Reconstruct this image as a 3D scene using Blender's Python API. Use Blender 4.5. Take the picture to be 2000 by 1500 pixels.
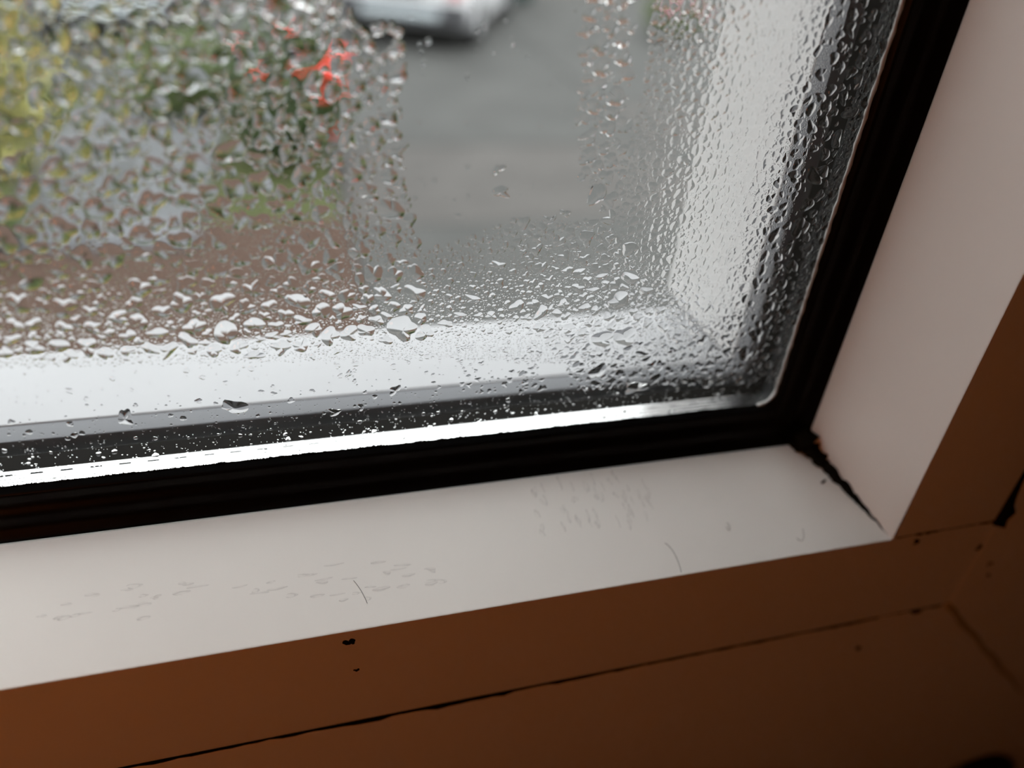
import bpy, bmesh, math, random
import numpy as np
from mathutils import Vector, Matrix

# ------------------------------------------------------------------ scene, camera, world
sc = bpy.context.scene
for o in list(bpy.data.objects):
    bpy.data.objects.remove(o)
COL = sc.collection
MM = 0.001
rng = np.random.default_rng(11)
random.seed(7)

# The inner face of the glass is the plane y = 0; +y is outdoors, +z up.  The lower right
# corner of the visible glass is the origin.
cam_d = bpy.data.cameras.new('camera')
cam = bpy.data.objects.new('camera', cam_d)
COL.objects.link(cam)
sc.camera = cam
cam_d.sensor_fit = 'HORIZONTAL'
cam_d.sensor_width = 36.0
cam_d.lens = 1515.0 / 2000.0 * 36.0
cam_d.clip_start = 0.005
cam_d.clip_end = 300.0
CX = Vector((0.961632, -0.263660, 0.075809))
CY = Vector((-0.088704, -0.560310, -0.823519))
CZ = Vector((0.259606, 0.785198, -0.562200))
M = Matrix((CX, -CY, -CZ)).transposed().to_4x4()
M.translation = Vector((-93.399, -110.0, 89.789)) * MM
cam.matrix_world = M
cam_d.dof.use_dof = True
cam_d.dof.focus_distance = 0.130
cam_d.dof.aperture_fstop = 7.0
cam_d.dof.aperture_blades = 0

world = bpy.data.worlds.new('overcast_sky')
sc.world = world
world.use_nodes = True
# overcast sky: three times as bright overhead as at the horizon (the CIE overcast law)
wnt = world.node_tree
bg = wnt.nodes['Background']
w_tc = wnt.nodes.new('ShaderNodeTexCoord')
w_sep = wnt.nodes.new('ShaderNodeSeparateXYZ')
w_max = wnt.nodes.new('ShaderNodeMath'); w_max.operation = 'MAXIMUM'; w_max.inputs[1].default_value = 0.0
w_mad = wnt.nodes.new('ShaderNodeMath'); w_mad.operation = 'MULTIPLY_ADD'
SKY = 5.5
w_mad.inputs[1].default_value = SKY * 2 / 3
w_mad.inputs[2].default_value = SKY / 3
wnt.links.new(w_tc.outputs['Generated'], w_sep.inputs[0])
wnt.links.new(w_sep.outputs['Z'], w_max.inputs[0])
wnt.links.new(w_max.outputs[0], w_mad.inputs[0])
wnt.links.new(w_mad.outputs[0], bg.inputs[1])
bg.inputs[0].default_value = (0.965, 0.985, 1.0, 1)

sc.view_settings.view_transform = 'Standard'
sc.view_settings.look = 'None'
sc.view_settings.exposure = 0.0
sc.view_settings.gamma = 1.0
sc.view_settings.use_curve_mapping = False
sc.cycles.max_bounces = 16
sc.cycles.transmission_bounces = 14
sc.cycles.transparent_max_bounces = 32
sc.cycles.caustics_refractive = True
sc.cycles.caustics_reflective = True

# ------------------------------------------------------------------ helpers
def node(nt, t, **kw):
    n = nt.nodes.new(t)
    for k, v in kw.items():
        setattr(n, k, v)
    return n

def mat(name, col, rough=0.5, spec=0.5, var=0.0, scale=5.0, bump=0.0, bscale=60.0, metal=0.0, col2=None, coat=0.0):
    m = bpy.data.materials.new(name)
    m.use_nodes = True
    nt = m.node_tree
    b = nt.nodes['Principled BSDF']
    b.inputs['Base Color'].default_value = (*col, 1)
    b.inputs['Roughness'].default_value = rough
    b.inputs['Metallic'].default_value = metal
    b.inputs['Specular IOR Level'].default_value = spec
    b.inputs['Coat Weight'].default_value = coat
    tc = node(nt, 'ShaderNodeTexCoord')
    if var or col2:
        n = node(nt, 'ShaderNodeTexNoise')
        n.inputs['Scale'].default_value = scale
        n.inputs['Detail'].default_value = 5
        nt.links.new(tc.outputs['Object'], n.inputs['Vector'])
        r = node(nt, 'ShaderNodeValToRGB')
        c2 = col2 if col2 else tuple(min(1, c * (1 + var)) for c in col)
        c1 = col if col2 else tuple(c * (1 - var) for c in col)
        r.color_ramp.elements[0].position = 0.35
        r.color_ramp.elements[1].position = 0.65
        r.color_ramp.elements[0].color = (*c1, 1)
        r.color_ramp.elements[1].color = (*c2, 1)
        nt.links.new(n.outputs['Fac'], r.inputs['Fac'])
        nt.links.new(r.outputs['Color'], b.inputs['Base Color'])
    if bump:
        n2 = node(nt, 'ShaderNodeTexNoise')
        n2.inputs['Scale'].default_value = bscale
        n2.inputs['Detail'].default_value = 4
        nt.links.new(tc.outputs['Object'], n2.inputs['Vector'])
        bp = node(nt, 'ShaderNodeBump')
        bp.inputs['Strength'].default_value = bump
        bp.inputs['Distance'].default_value = 0.01 / bscale * 10
        nt.links.new(n2.outputs['Fac'], bp.inputs['Height'])
        nt.links.new(bp.outputs['Normal'], b.inputs['Normal'])
    return m

def glow(name, col, strength):
    m = bpy.data.materials.new(name)
    m.use_nodes = True
    b = m.node_tree.nodes['Principled BSDF']
    b.inputs['Base Color'].default_value = (*col, 1)
    b.inputs['Emission Color'].default_value = (*col, 1)
    b.inputs['Emission Strength'].default_value = strength
    return m

def pane_glass(name, tint):
    # thin clear glazing: see-through with a Fresnel (Schlick) surface reflection
    m = bpy.data.materials.new(name)
    m.use_nodes = True
    nt = m.node_tree
    nt.nodes.remove(nt.nodes['Principled BSDF'])
    out = nt.nodes['Material Output']
    tr = node(nt, 'ShaderNodeBsdfTransparent')
    tr.inputs[0].default_value = (*tint, 1)
    gl = node(nt, 'ShaderNodeBsdfGlossy')
    gl.inputs['Roughness'].default_value = 0.0
    lw = node(nt, 'ShaderNodeLayerWeight')
    lw.inputs['Blend'].default_value = 0.5
    pw = node(nt, 'ShaderNodeMath', operation='POWER')
    pw.inputs[1].default_value = 5.0
    ma = node(nt, 'ShaderNodeMath', operation='MULTIPLY_ADD')
    ma.inputs[1].default_value = 0.24
    ma.inputs[2].default_value = 0.01
    mx = node(nt, 'ShaderNodeMixShader')
    nt.links.new(lw.outputs['Facing'], pw.inputs[0])
    nt.links.new(pw.outputs[0], ma.inputs[0])
    nt.links.new(ma.outputs[0], mx.inputs[0])
    nt.links.new(tr.outputs[0], mx.inputs[1])
    nt.links.new(gl.outputs[0], mx.inputs[2])
    nt.links.new(mx.outputs[0], out.inputs['Surface'])
    return m

def water(name):
    m = bpy.data.materials.new(name)
    m.use_nodes = True
    nt = m.node_tree
    nt.nodes.remove(nt.nodes['Principled BSDF'])
    g = node(nt, 'ShaderNodeBsdfGlass')
    g.inputs['IOR'].default_value = 1.333
    g.inputs['Roughness'].default_value = 0.0
    nt.links.new(g.outputs[0], nt.nodes['Material Output'].inputs['Surface'])
    return m

def link(name, me, material=None, parent=None):
    o = bpy.data.objects.new(name, me)
    COL.objects.link(o)
    if material is not None and me is not None and not me.materials:
        me.materials.append(material)
    if parent is not None:
        o.parent = parent
    return o

def mesh(name, verts, faces, material, parent=None, smooth=False, scale=MM):
    me = bpy.data.meshes.new(name)
    me.from_pydata([(v[0] * scale, v[1] * scale, v[2] * scale) for v in verts], [], faces)
    me.update()
    bm = bmesh.new(); bm.from_mesh(me)
    bmesh.ops.recalc_face_normals(bm, faces=bm.faces)
    bm.to_mesh(me); bm.free()
    if smooth:
        me.polygons.foreach_set('use_smooth', [True] * len(me.polygons))
    return link(name, me, material, parent)

def empty(name, loc=(0, 0, 0), scale=1.0):
    o = bpy.data.objects.new(name, None)
    o.empty_display_size = 0.05
    o.location = Vector(loc) * scale
    COL.objects.link(o)
    return o

def tag(o, label, cat, group=None, kind=None):
    o['label'] = label
    o['category'] = cat
    if group: o['group'] = group
    if kind: o['kind'] = kind
    return o

def struct(o, label, cat):
    return tag(o, label, cat, kind='structure')

def rounded(pts, rad, n=4):
    """polygon with rounded corners; rad is one number or one per corner"""
    out = []
    k = len(pts)
    for i in range(k):
        r = rad[i] if isinstance(rad, (list, tuple)) else rad
        p = Vector(pts[i]); a = Vector(pts[i - 1]) - p; b = Vector(pts[(i + 1) % k]) - p
        if r <= 0:
            out.append(tuple(p)); continue
        la, lb = a.length, b.length
        r = min(r, la * 0.45, lb * 0.45)
        p0 = p + a / la * r; p1 = p + b / lb * r
        for j in range(n + 1):
            t = j / n
            q = p0 * (1 - t) ** 2 + p * 2 * t * (1 - t) + p1 * t * t
            out.append((q.x, q.y))
    return out

W, H = 700.0, 880.0          # daylight opening of the pane, mm

def member(name, side, prof, material, parent, mitre=(True, True), ext=(0, 0), smooth=True):
    """Sweep a section (offset from the daylight edge, depth towards the room) along one side of the
    window, ends cut on the mitre (or square, at ext beyond the opening)."""
    n = len(prof)
    vs = []
    for e in (0, 1):
        for o, d in prof:
            if side in ('bottom', 'top'):
                x = (-W - (o if mitre[0] else ext[0])) if e == 0 else (o if mitre[1] else ext[1])
                z = -o if side == 'bottom' else H + o
            else:
                z = (-(o if mitre[0] else ext[0])) if e == 0 else (H + (o if mitre[1] else ext[1]))
                x = o if side == 'right' else -W - o
            vs.append((x, -d, z))
    fs = [(i, (i + 1) % n, n + (i + 1) % n, n + i) for i in range(n)]
    fs += [tuple(range(n)), tuple(range(2 * n - 1, n - 1, -1))]
    o = mesh(name, vs, fs, material, parent)
    if smooth:
        me = o.data
        me.polygons.foreach_set('use_smooth', [True] * len(me.polygons))
        me.set_sharp_from_angle(angle=math.radians(32))
    return o

def box(name, a, b, material, parent=None, scale=1.0, bev=0.0):
    bm = bmesh.new()
    bmesh.ops.create_cube(bm, size=1)
    for v in bm.verts:
        v.co = Vector(((a[i] + b[i]) / 2 + v.co[i] * (b[i] - a[i])) * scale for i in range(3))
    if bev:
        bmesh.ops.bevel(bm, geom=bm.edges[:], offset=bev * scale, segments=3, affect='EDGES', profile=0.5)
    me = bpy.data.meshes.new(name); bm.to_mesh(me); bm.free()
    return link(name, me, material, parent)

def lathe(name, prof, material, parent=None, seg=32, loc=(0, 0, 0), smooth=True, axis='Z'):
    vs, fs = [], []
    n = len(prof)
    for i in range(seg):
        a = 2 * math.pi * i / seg
        for r, z in prof:
            if axis == 'Z':
                vs.append((loc[0] + r * math.cos(a), loc[1] + r * math.sin(a), loc[2] + z))
            elif axis == 'X':
                vs.append((loc[0] + z, loc[1] + r * math.cos(a), loc[2] + r * math.sin(a)))
            else:
                vs.append((loc[0] + r * math.cos(a), loc[1] - z, loc[2] + r * math.sin(a)))
    for i in range(seg):
        j = (i + 1) % seg
        for k in range(n - 1):
            fs.append((i * n + k, j * n + k, j * n + k + 1, i * n + k + 1))
    o = mesh(name, vs, fs, material, parent, smooth, 1.0)
    bm = bmesh.new(); bm.from_mesh(o.data)
    bmesh.ops.remove_doubles(bm, verts=bm.verts, dist=1e-6)
    bmesh.ops.recalc_face_normals(bm, faces=bm.faces)
    bm.to_mesh(o.data); bm.free()
    if smooth:
        o.data.set_sharp_from_angle(angle=math.radians(50))
    return o

def tube(name, pts, rad, material, parent=None, seg=8, scale=MM, jag=0.0):
    """tube along a polyline, one radius per point"""
    vs, fs = [], []
    P = [Vector(p) for p in pts]
    n = len(P)
    for i, p in enumerate(P):
        t = (P[min(i + 1, n - 1)] - P[max(i - 1, 0)]).normalized()
        u = t.orthogonal().normalized() if i == 0 else (u - t * u.dot(t)).normalized()
        w = t.cross(u)
        for k in range(seg):
            a = 2 * math.pi * k / seg
            r = rad[i] * (1 + jag * (random.random() - 0.5) * 2)
            vs.append(p + (u * math.cos(a) + w * math.sin(a)) * r)
    for i in range(n - 1):
        for k in range(seg):
            l = (k + 1) % seg
            fs.append((i * seg + k, i * seg + l, (i + 1) * seg + l, (i + 1) * seg + k))
    fs.append(tuple(range(seg))); fs.append(tuple(range(n * seg - 1, (n - 1) * seg - 1, -1)))
    return mesh(name, vs, fs, material, parent, True, scale)

# ------------------------------------------------------------------ materials
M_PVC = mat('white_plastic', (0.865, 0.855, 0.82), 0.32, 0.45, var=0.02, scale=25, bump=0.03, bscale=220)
M_PVC_OUT = mat('white_plastic_outside_dimmed', (0.365, 0.365, 0.375), 0.65, 0.12, var=0.02, scale=30)  # same white frame as the jamb, darkened in colour against the strong skylight
M_PVC_JAMB = mat('white_plastic_jamb_lit', (0.65, 0.65, 0.65), 0.5, 0.2, var=0.02, scale=30)  # same white plastic, colour lightened so the jamb looks more brightly lit
M_RUBBER = mat('black_rubber', (0.004, 0.004, 0.004), 0.35, 0.08, bump=0.15, bscale=900)
M_RUBBER_OUT = mat('grey_outer_seal', (0.145, 0.146, 0.155), 0.6, 0.1)
M_BUTYL = mat('black_butyl', (0.008, 0.007, 0.006), 0.6, 0.02)
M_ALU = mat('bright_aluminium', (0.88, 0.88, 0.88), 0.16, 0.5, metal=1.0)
M_ALU_DARK_REFL = mat('spacer_dark_reflection', (0.018, 0.018, 0.018), 0.5, 0.1)  # upright spacers are the same aluminium; dark reflection is painted into the colour
M_SILICONE = mat('grey_silicone', (0.42, 0.42, 0.41), 0.35, 0.5, bump=0.2, bscale=700)
M_MOLD = mat('black_mould', (0.005, 0.005, 0.004), 0.9, 0.03, col2=(0.012, 0.013, 0.009), scale=900, bump=0.6, bscale=1500)
M_GLASS = pane_glass('clear_glass', (0.985, 0.99, 0.985))
M_WATER = water('clear_water')
M_FILM = pane_glass('thin_water_film', (1.0, 1.0, 1.0))
M_WALL_IN = mat('room_paint', (0.20, 0.18, 0.155), 0.9, 0.1, var=0.04, scale=3)
M_FLOOR = mat('room_carpet', (0.06, 0.05, 0.04), 0.95, 0.05, var=0.15, scale=60)
M_RENDER = mat('outside_render', (0.55, 0.53, 0.50), 0.9, 0.1, var=0.08, scale=8, bump=0.3, bscale=120)

# ------------------------------------------------------------------ the setting: room shell
def shell(name, a, b, material, label, cat):
    return struct(box(name, a, b, material), label, cat)

RX0, RX1, RY0, RZ0, RZ1 = -2.2, 1.3, -2.8, -0.95, 1.45
shell('floor', (RX0, RY0, RZ0 - 0.1), (RX1, -0.02, RZ0), M_FLOOR, 'dark carpeted floor of the room', 'floor')
shell('ceiling', (RX0, RY0, RZ1), (RX1, -0.02, RZ1 + 0.1), M_WALL_IN, 'plain painted ceiling of the room', 'ceiling')
shell('wall_back', (RX0, RY0 - 0.1, RZ0), (RX1, RY0, RZ1), M_WALL_IN, 'plain painted wall opposite the window', 'wall')
shell('wall_left', (RX0 - 0.1, RY0, RZ0), (RX0, -0.02, RZ1), M_WALL_IN, 'plain painted wall left of the window', 'wall')
shell('wall_right', (RX1, RY0, RZ0), (RX1 + 0.1, -0.02, RZ1), M_WALL_IN, 'plain painted wall right of the window', 'wall')
# outer wall with the window opening
OP = 0.150
wv, wf = [], []
for y in (-0.02, 0.045):
    for (x, z) in ((RX0 - 1, -2.3), (RX1 + 1, -2.3), (RX1 + 1, 3.2), (RX0 - 1, 3.2),
                   (-W * MM - OP, -OP), (OP, -OP), (OP, H * MM + OP), (-W * MM - OP, H * MM + OP)):
        wv.append((x, y, z))
for b in (0, 8):
    for i in range(4):
        j = (i + 1) % 4
        wf.append((b + i, b + j, b + 4 + j, b + 4 + i))
for i in range(4):
    j = (i + 1) % 4
    wf.append((4 + i, 4 + j, 12 + j, 12 + i))
    wf.append((i, j, 8 + j, 8 + i))
wo = mesh('wall_front', wv, wf, M_RENDER, None, False, 1.0)
struct(wo, 'house wall around the window opening', 'wall')

# ------------------------------------------------------------------ fixed window frame
FR_D = 23.9
fr = struct(empty('trim_1'), 'white fixed window frame around the sash, brown in the dim amber light', 'window frame')
FR = rounded([(46.1, FR_D), (150.0, FR_D), (150.0, -44), (46.1, -44)], [1.3, 0.5, 0, 0], 5)
member('frame_rail', 'bottom', FR, M_PVC, fr)
member('frame_stile', 'right', FR, M_PVC, fr)
member('frame_rail', 'top', FR, M_PVC, fr)
member('frame_stile', 'left', FR, M_PVC, fr)

# ------------------------------------------------------------------ opening sash with the glazing
win = struct(empty('window_1'), 'white plastic window sash with black gasket and double glazing', 'window')
SD = 25.2
SF = 24.5
SASH = rounded([(18.55, SF), (45.2, SF), (45.2, -17), (12, -17), (12, 2.6), (18.55, 2.6)], [0.05, 1.2, 0, 0, 0, 0], 5)
member('sash_rail', 'bottom', SASH, M_PVC, win, (False, False), (45.2, 45.2))
member('sash_rail', 'top', SASH, M_PVC, win, (False, False), (45.2, 45.2))
SASHV = rounded([(18.55, SF), (45.2, SF), (45.2, -17), (12, -17), (12, 2.6), (18.55, 2.6)], [0.05, 1.2, 0, 0, 0, 0], 5)
member('sash_stile', 'right', SASHV, M_PVC, win, (False, False), (18.35, 18.35))
member('sash_stile', 'left', SASHV, M_PVC, win, (False, False), (18.35, 18.35))
# glazing beads: sloping faces between gasket and sash front
BEAD = rounded([(8.59, 3.88), (18.5, SD), (18.5, 2.7), (9.6, 2.7)], [0.5, 0.72, 0, 0.2], 7)
for s in ('bottom', 'right', 'top', 'left'):
    b = member('glazing_bead', s, BEAD, M_PVC, win)
    b['label'] = 'sloping white glazing bead'
# black gasket
GAS = rounded([(-0.15, 0.02), (0.9, 1.3), (3.2, 1.1), (5.0, 2.0), (7.0, 1.9), (9.7, 3.2), (9.7, 0.02)], [0.1, 0.5, 0.8, 0.8, 0.8, 0.2, 0], 4)
for s in ('bottom', 'right', 'top', 'left'):
    g = member('gasket', s, GAS, M_RUBBER, win)
    g['label'] = 'black rubber gasket'
# fillet in the gasket corner
fv = [(0.3, -0.35, -0.3)]
for k in range(9):
    a = k / 8 * math.pi / 2
    fv.append((-3.4 + 3.3 * math.sin(a) + 0.0, -0.35, 3.4 - 3.3 * math.cos(a)))
mesh('gasket_corner', fv + [(v[0], -1.2 if i == 0 else -0.02, v[2]) for i, v in enumerate(fv)],
     [(0, i, i + 1) for i in range(1, 9)] + [(10, 10 + i, 11 + i) for i in range(1, 9)] +
     [(i, i + 1, i + 11, i + 10) for i in range(0, 9)], M_RUBBER, win)
# panes
def slab(name, y0, y1):
    return box(name, (-W - 6, y0, -6), (6, y1, H + 6), M_GLASS, win, MM)
slab('inner_pane', 0.0, 4.0)
slab('outer_pane', 14.0, 18.0)
# aluminium spacer: ridged bright strip with a row of slots, black sealant behind it
SP_Z = 3.2
def spacer(side, L, slots):
    vs, fs = [], []
    def q(s, d, o):           # along, depth outdoors, offset
        return {'bottom': (s - W, d, -o), 'top': (s - W, d, H + o), 'right': (o, d, s), 'left': (-W - o, d, s)}[side]
    def strip(s0, s1, d0, d1, o0, o1):
        i = len(vs)
        for s in (s0, s1):
            for (d, o) in ((d0, o1), (d0, o0), (d0 + (d1 - d0) * 0.3, o0 - 0.06), (d0 + (d1 - d0) * 0.7, o0 - 0.06), (d1, o0), (d1, o1)):
                vs.append(q(s, d, o))
        for k in range(6):
            l = (k + 1) % 6
            fs.append((i + k, i + l, i + 6 + l, i + 6 + k))
        fs.append(tuple(i + k for k in range(6))); fs.append(tuple(i + 11 - k for k in range(6)))
    for d0, d1 in ((4.0, 4.78), (4.9, 5.68), (5.8, 6.58)):
        strip(-3.2, L + 3.2, d0, d1, SP_Z, SP_Z + 1.5)
    strip(-3.2, L + 3.2, 7.02, 7.9, SP_Z, SP_Z + 1.5)
    # slotted row between the third and the last ridge
    s = -3.2
    while s < L + 3.2:
        strip(s, min(s + slots - 1.9, L + 3.2), 6.65, 7.02, SP_Z + 0.05, SP_Z + 1.5)
        s += slots
    strip(-3.2, L + 3.2, 4.0, 7.9, SP_Z + 1.5, SP_Z + 3.0)
    return mesh('spacer_bar', vs, fs, M_ALU if side in ('bottom', 'top') else M_ALU_DARK_REFL, win)
spacer('bottom', W, 4.6)
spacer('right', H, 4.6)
spacer('top', W, 4.6)
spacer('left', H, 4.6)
SEAL = [(4.3, -7.9), (4.6, -14.0), (8, -14.0), (8, -7.9)]
for s in ('bottom', 'right', 'top', 'left'):
    k = member('sealant_strip', s, SEAL, M_BUTYL, win, smooth=False)
OUTG = rounded([(4.4, -18.0), (4.45, -23.0), (9, -23.0), (9, -18.0)], 0.2, 3)
for s in ('bottom', 'right', 'top', 'left'):
    member('outer_seal', s, OUTG, M_RUBBER_OUT, win)
# white outside half of the sash: shallow slope falling outwards
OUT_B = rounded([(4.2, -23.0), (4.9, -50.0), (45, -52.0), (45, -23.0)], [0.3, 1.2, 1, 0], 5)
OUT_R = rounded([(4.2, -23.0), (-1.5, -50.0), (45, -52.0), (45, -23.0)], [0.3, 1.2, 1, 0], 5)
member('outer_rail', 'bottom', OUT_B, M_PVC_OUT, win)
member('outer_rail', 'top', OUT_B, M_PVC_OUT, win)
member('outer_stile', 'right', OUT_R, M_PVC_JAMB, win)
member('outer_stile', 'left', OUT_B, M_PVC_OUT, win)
# grey line of silicone where glass meets the gasket: up the right side and round the corner
pts = [(-14 + i, -0.12, -0.15 + 0.0) for i in range(0, 8)]
pts = []
for i in range(7):
    a = i / 6 * math.pi / 2
    pts.append((-3.6 + 3.35 * math.sin(a), -0.22, 3.55 - 3.35 * math.cos(a)))
z = 4.5
while z < 140:
    pts.append((-0.25 + 0.06 * math.sin(z * 0.9) + 0.05 * math.sin(z * 2.3), -0.22, z))
    z += 1.1
tube('silicone_line', pts, [0.33 + 0.06 * math.sin(i * 1.7) for i in range(len(pts))], M_SILICONE, win, 8)

# ------------------------------------------------------------------ mould and dirt
def mold(name, pts, rad, label, jag=0.35):
    o = tube(name, pts, rad, M_MOLD, None, 9, MM, jag)
    return tag(o, label, 'mould')
def bead_pt(o, lift=0.0):
    d = 3.88 + (o - 8.59) / (18.5 - 8.59) * (SD - 3.88)
    return d + lift
# down the mitre between the two beads
n = 46
pts, rad = [], []
for i in range(n):
    t = i / (n - 1)
    o = 6.6 + t * (17.9 - 6.6)
    d = bead_pt(max(o, 8.6), 0.1) if o > 8.6 else 3.4
    pts.append((o + 0.12 * math.sin(i * 1.3) - 0.25 * (1 - t), -d, -o - 0.1 * math.sin(i * 0.9)))
    rad.append(2.5 * (1 - t) ** 1.5 + 0.62 * (1 - t) ** 0.5 * (0.8 + 0.4 * random.random()) * (1 if t < 0.7 else (1 - t) / 0.3) + 0.05)
mold('mould_streak', pts, rad, 'black mould filling the mitre between the two white beads')
# joint between stile and rail, with a lump at its outer end
pts = [(19.5 + i * 0.9, -SF + 0.12, -18.45 + 0.05 * math.sin(i * 2)) for i in range(29)]
rad = [0.12 + 0.10 * random.random() + (0.16 if 5 < i < 12 else 0) + (0.02 * max(0, i - 20)) for i in range(29)]
mold('mould_shade_line', pts, rad, 'thin dark mould line in the joint between upright stile and rail', 0.5)
pts = [(45.0, -SF + 0.3, -19.6), (45.4, -SF + 0.1, -18.6), (46.0, -SF + 0.1, -17.2), (46.4, -SF + 0.2, -15.8), (46.3, -SF + 0.4, -14.4),
       (46.0, -SF + 0.5, -12), (45.8, -SF + 0.6, -9), (45.7, -SF + 0.7, -5), (45.7, -SF + 0.8, 0)]
mold('mould_lump', pts, [0.7, 1.5, 1.7, 1.5, 0.9, 0.7, 0.6, 0.5, 0.4], 'black mould lump beside the outer end of the stile joint', 0.4)
pts = [(18.75, -SF - 0.02, -17.5 + i * 0.8) for i in range(22)]
mold('mould_shade_line', pts, [0.20 - 0.008 * i + 0.06 * random.random() for i in range(22)], 'thin dark mould line where the right bead meets the upright stile', 0.4)
# gap under the rail
pts = [(44.2 - i * 0.8, -FR_D + 0.3, -45.7 + 0.06 * math.sin(i * 1.7)) for i in range(24)]
rad = [0.45 + 0.15 * random.random() if i < 3 else (0.85 if 8 <= i <= 10 else 0.3 * (1 - i / 26) + 0.12) for i in range(24)]
mold('mould_shade_line', pts, rad, 'dark mould in the gap under the right end of the sash rail', 0.4)
pts = [(-30 - i * 2.2, -FR_D + 0.12, -46.0 + 0.05 * math.sin(i * 1.7)) for i in range(52)]
mold('mould_shade_line', pts, [0.2 + 0.2 * random.random() + 0.15 * (abs(i - 22) < 9) for i in range(52)],
     'long thin black mould line in the gap under the sash rail, at left', 0.5)
pts = [(27 - i * 1.9, -FR_D + 0.12, -46.0 + 0.05 * math.sin(i * 1.3)) for i in range(31)]  # thin dark tube added to paint the shade inside the gap
mold('mould_shade_line', pts, [0.16 + 0.10 * random.random() for i in range(31)],
     'faint painted shade line in the middle stretch of the gap under the sash rail', 0.5)
# stain along the mitre of the fixed frame
pts = [(46.2 + i * 2.0 + 0.3 * math.sin(i), -FR_D + 1.05, -46.2 - i * 2.0) for i in range(26)]
st_ = tube('mitre_stain', pts, [1.3 + 0.12 * random.random() if i < 18 else 1.06 + 0.2 * (26 - i) / 8 for i in range(26)],
           mat('olive_stain', (0.42, 0.38, 0.26), 0.8, 0.1), None, 14, MM, 0.04)
tag(st_, 'dull olive stain running down the mitre of the lower right frame corner', 'stain')
# fringe of mould creeping from the gasket up the glass, in front of the spacer
n = 2600
xs = np.linspace(-185, -6, n)
nz = np.zeros(n)
for sc_, am in ((4, 0.16), (14, 0.14), (45, 0.12), (140, 0.10)):
    k = rng.random(n // max(1, n // int(sc_ * 8)) + 4)
    nz += am * np.interp(np.linspace(0, 1, n), np.linspace(0, 1, len(k)), k)
nz += 0.14 * rng.random(n) + 0.30 * (rng.random(n) > 0.93) * rng.random(n)
top = -0.30 + nz * 1.55
vs = [(x, -0.05, -0.5) for x in xs] + [(x, -0.05, t) for x, t in zip(xs, top)] + [(x, -0.22, -0.5) for x in xs] + [(x, -0.16, t - 0.05) for x, t in zip(xs, top)]
fs = []
for i in range(n - 1):
    fs += [(i, i + 1, n + i + 1, n + i), (2 * n + i, 2 * n + i + 1, 3 * n + i + 1, 3 * n + i), (n + i, n + i + 1, 3 * n + i + 1, 3 * n + i)]
o = mesh('mould_fringe', vs, fs, M_MOLD)
tag(o, 'ragged fringe of black mould along the gasket under the bright spacer', 'mould', kind='stuff')

# specks of dirt and mould
def speck(x, z, d, r, label, seed, nrm='front'):
    bm = bmesh.new()
    rs = random.Random(seed)
    for k in range(7):
        a = rs.random() * 6.28; q = rs.random() * r * 1.1
        ret = bmesh.ops.create_icosphere(bm, subdivisions=2, radius=1)
        s = r * (0.25 + 0.45 * rs.random())
        c = (x + q * math.cos(a), -d, z + q * math.sin(a))
        for v in ret['verts']:
            j = 1 + 0.3 * (rs.random() - 0.5)
            v.co = Vector(((c[0] + v.co.x * s * j) * MM, (c[1] + v.co.y * s * 0.35) * MM, (c[2] + v.co.z * s * j) * MM))
    me = bpy.data.meshes.new('dirt_speck'); bm.to_mesh(me); bm.free()
    o = link('dirt_speck', me, M_MOLD)
    return tag(o, label, 'dirt')
for (x, z, d, r, lab) in (
        (-89.8, -21.6, 24.55, 1.1, 'dark smudge of dirt just under the edge of the lower bead'),
        (-88.8, -29.6, 24.55, 0.45, 'faint dirt speck below the dark smudge on the sash rail'),
        (25.2, -56.0, 23.95, 0.75, 'single dark speck on the lower frame below the sash corner'),
        (25.9, -20.8, 24.55, 0.8, 'dark dirt spot just under the stile joint on the rail'),
        (44.4, -26.3, 24.5, 0.8, 'small dirt ring at the outer end of the sash rail'),
        (51.8, -33.5, 23.95, 0.6, 'upper of two brown specks on the right frame'),
        (53.6, -37.8, 23.95, 0.5, 'lower of two brown specks on the right frame'),
        (8.2, -12.3, 12.35, 0.55, 'tiny black speck on the lower bead beside the mouldy mitre')):
    speck(x, z, d, r, lab, int(abs(x * 37 + z * 11)))

# fine hairs lying on the lower bead and rail
M_HAIR = mat('brown_hair', (0.10, 0.085, 0.07), 0.5, 0.4)
def hair(x, o, length, curl, ang, label):
    pts = []
    for i in range(15):
        t = i / 14
        a = ang + curl * t
        if i == 0:
            px, po = x, o
        else:
            px += math.cos(a) * length / 14; po += math.sin(a) * length / 14
        pts.append((px, -bead_pt(po, 0.07), -po + 0.03))
    h = tube('hair', pts, [0.035] * 15, M_HAIR, None, 6)
    return tag(h, label, 'hair')
hair(-30, 15.6, 3.2, 1.6, 0.2, 'fine curled hair on the lower bead, left of the mitre')
hair(-2.5, 16.9, 2.6, -1.9, 0.7, 'short bent hair near the front edge below the mitre')
hair(-16, 14.7, 1.5, 4.5, 0.0, 'tiny curled fibre ring on the lower bead')
hair(-88, 14.8, 2.6, 0.5, 0.5, 'short straight hair on the left part of the lower bead')

# dark hinge cap on the frame, bottom right
M_CAP = mat('dark_cap', (0.012, 0.016, 0.008), 0.45, 0.4)
cap = lathe('hinge_cap', [(0, 0.0075), (0.009, 0.0072), (0.0155, 0.0055), (0.0185, 0.002), (0.0185, -0.001), (0, -0.001)], M_CAP, None, 40,
            (0.0995, -0.0239, -0.1485), True, 'Y')
tag(cap, 'dark rounded cap on the frame at the bottom right corner', 'cap')

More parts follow.
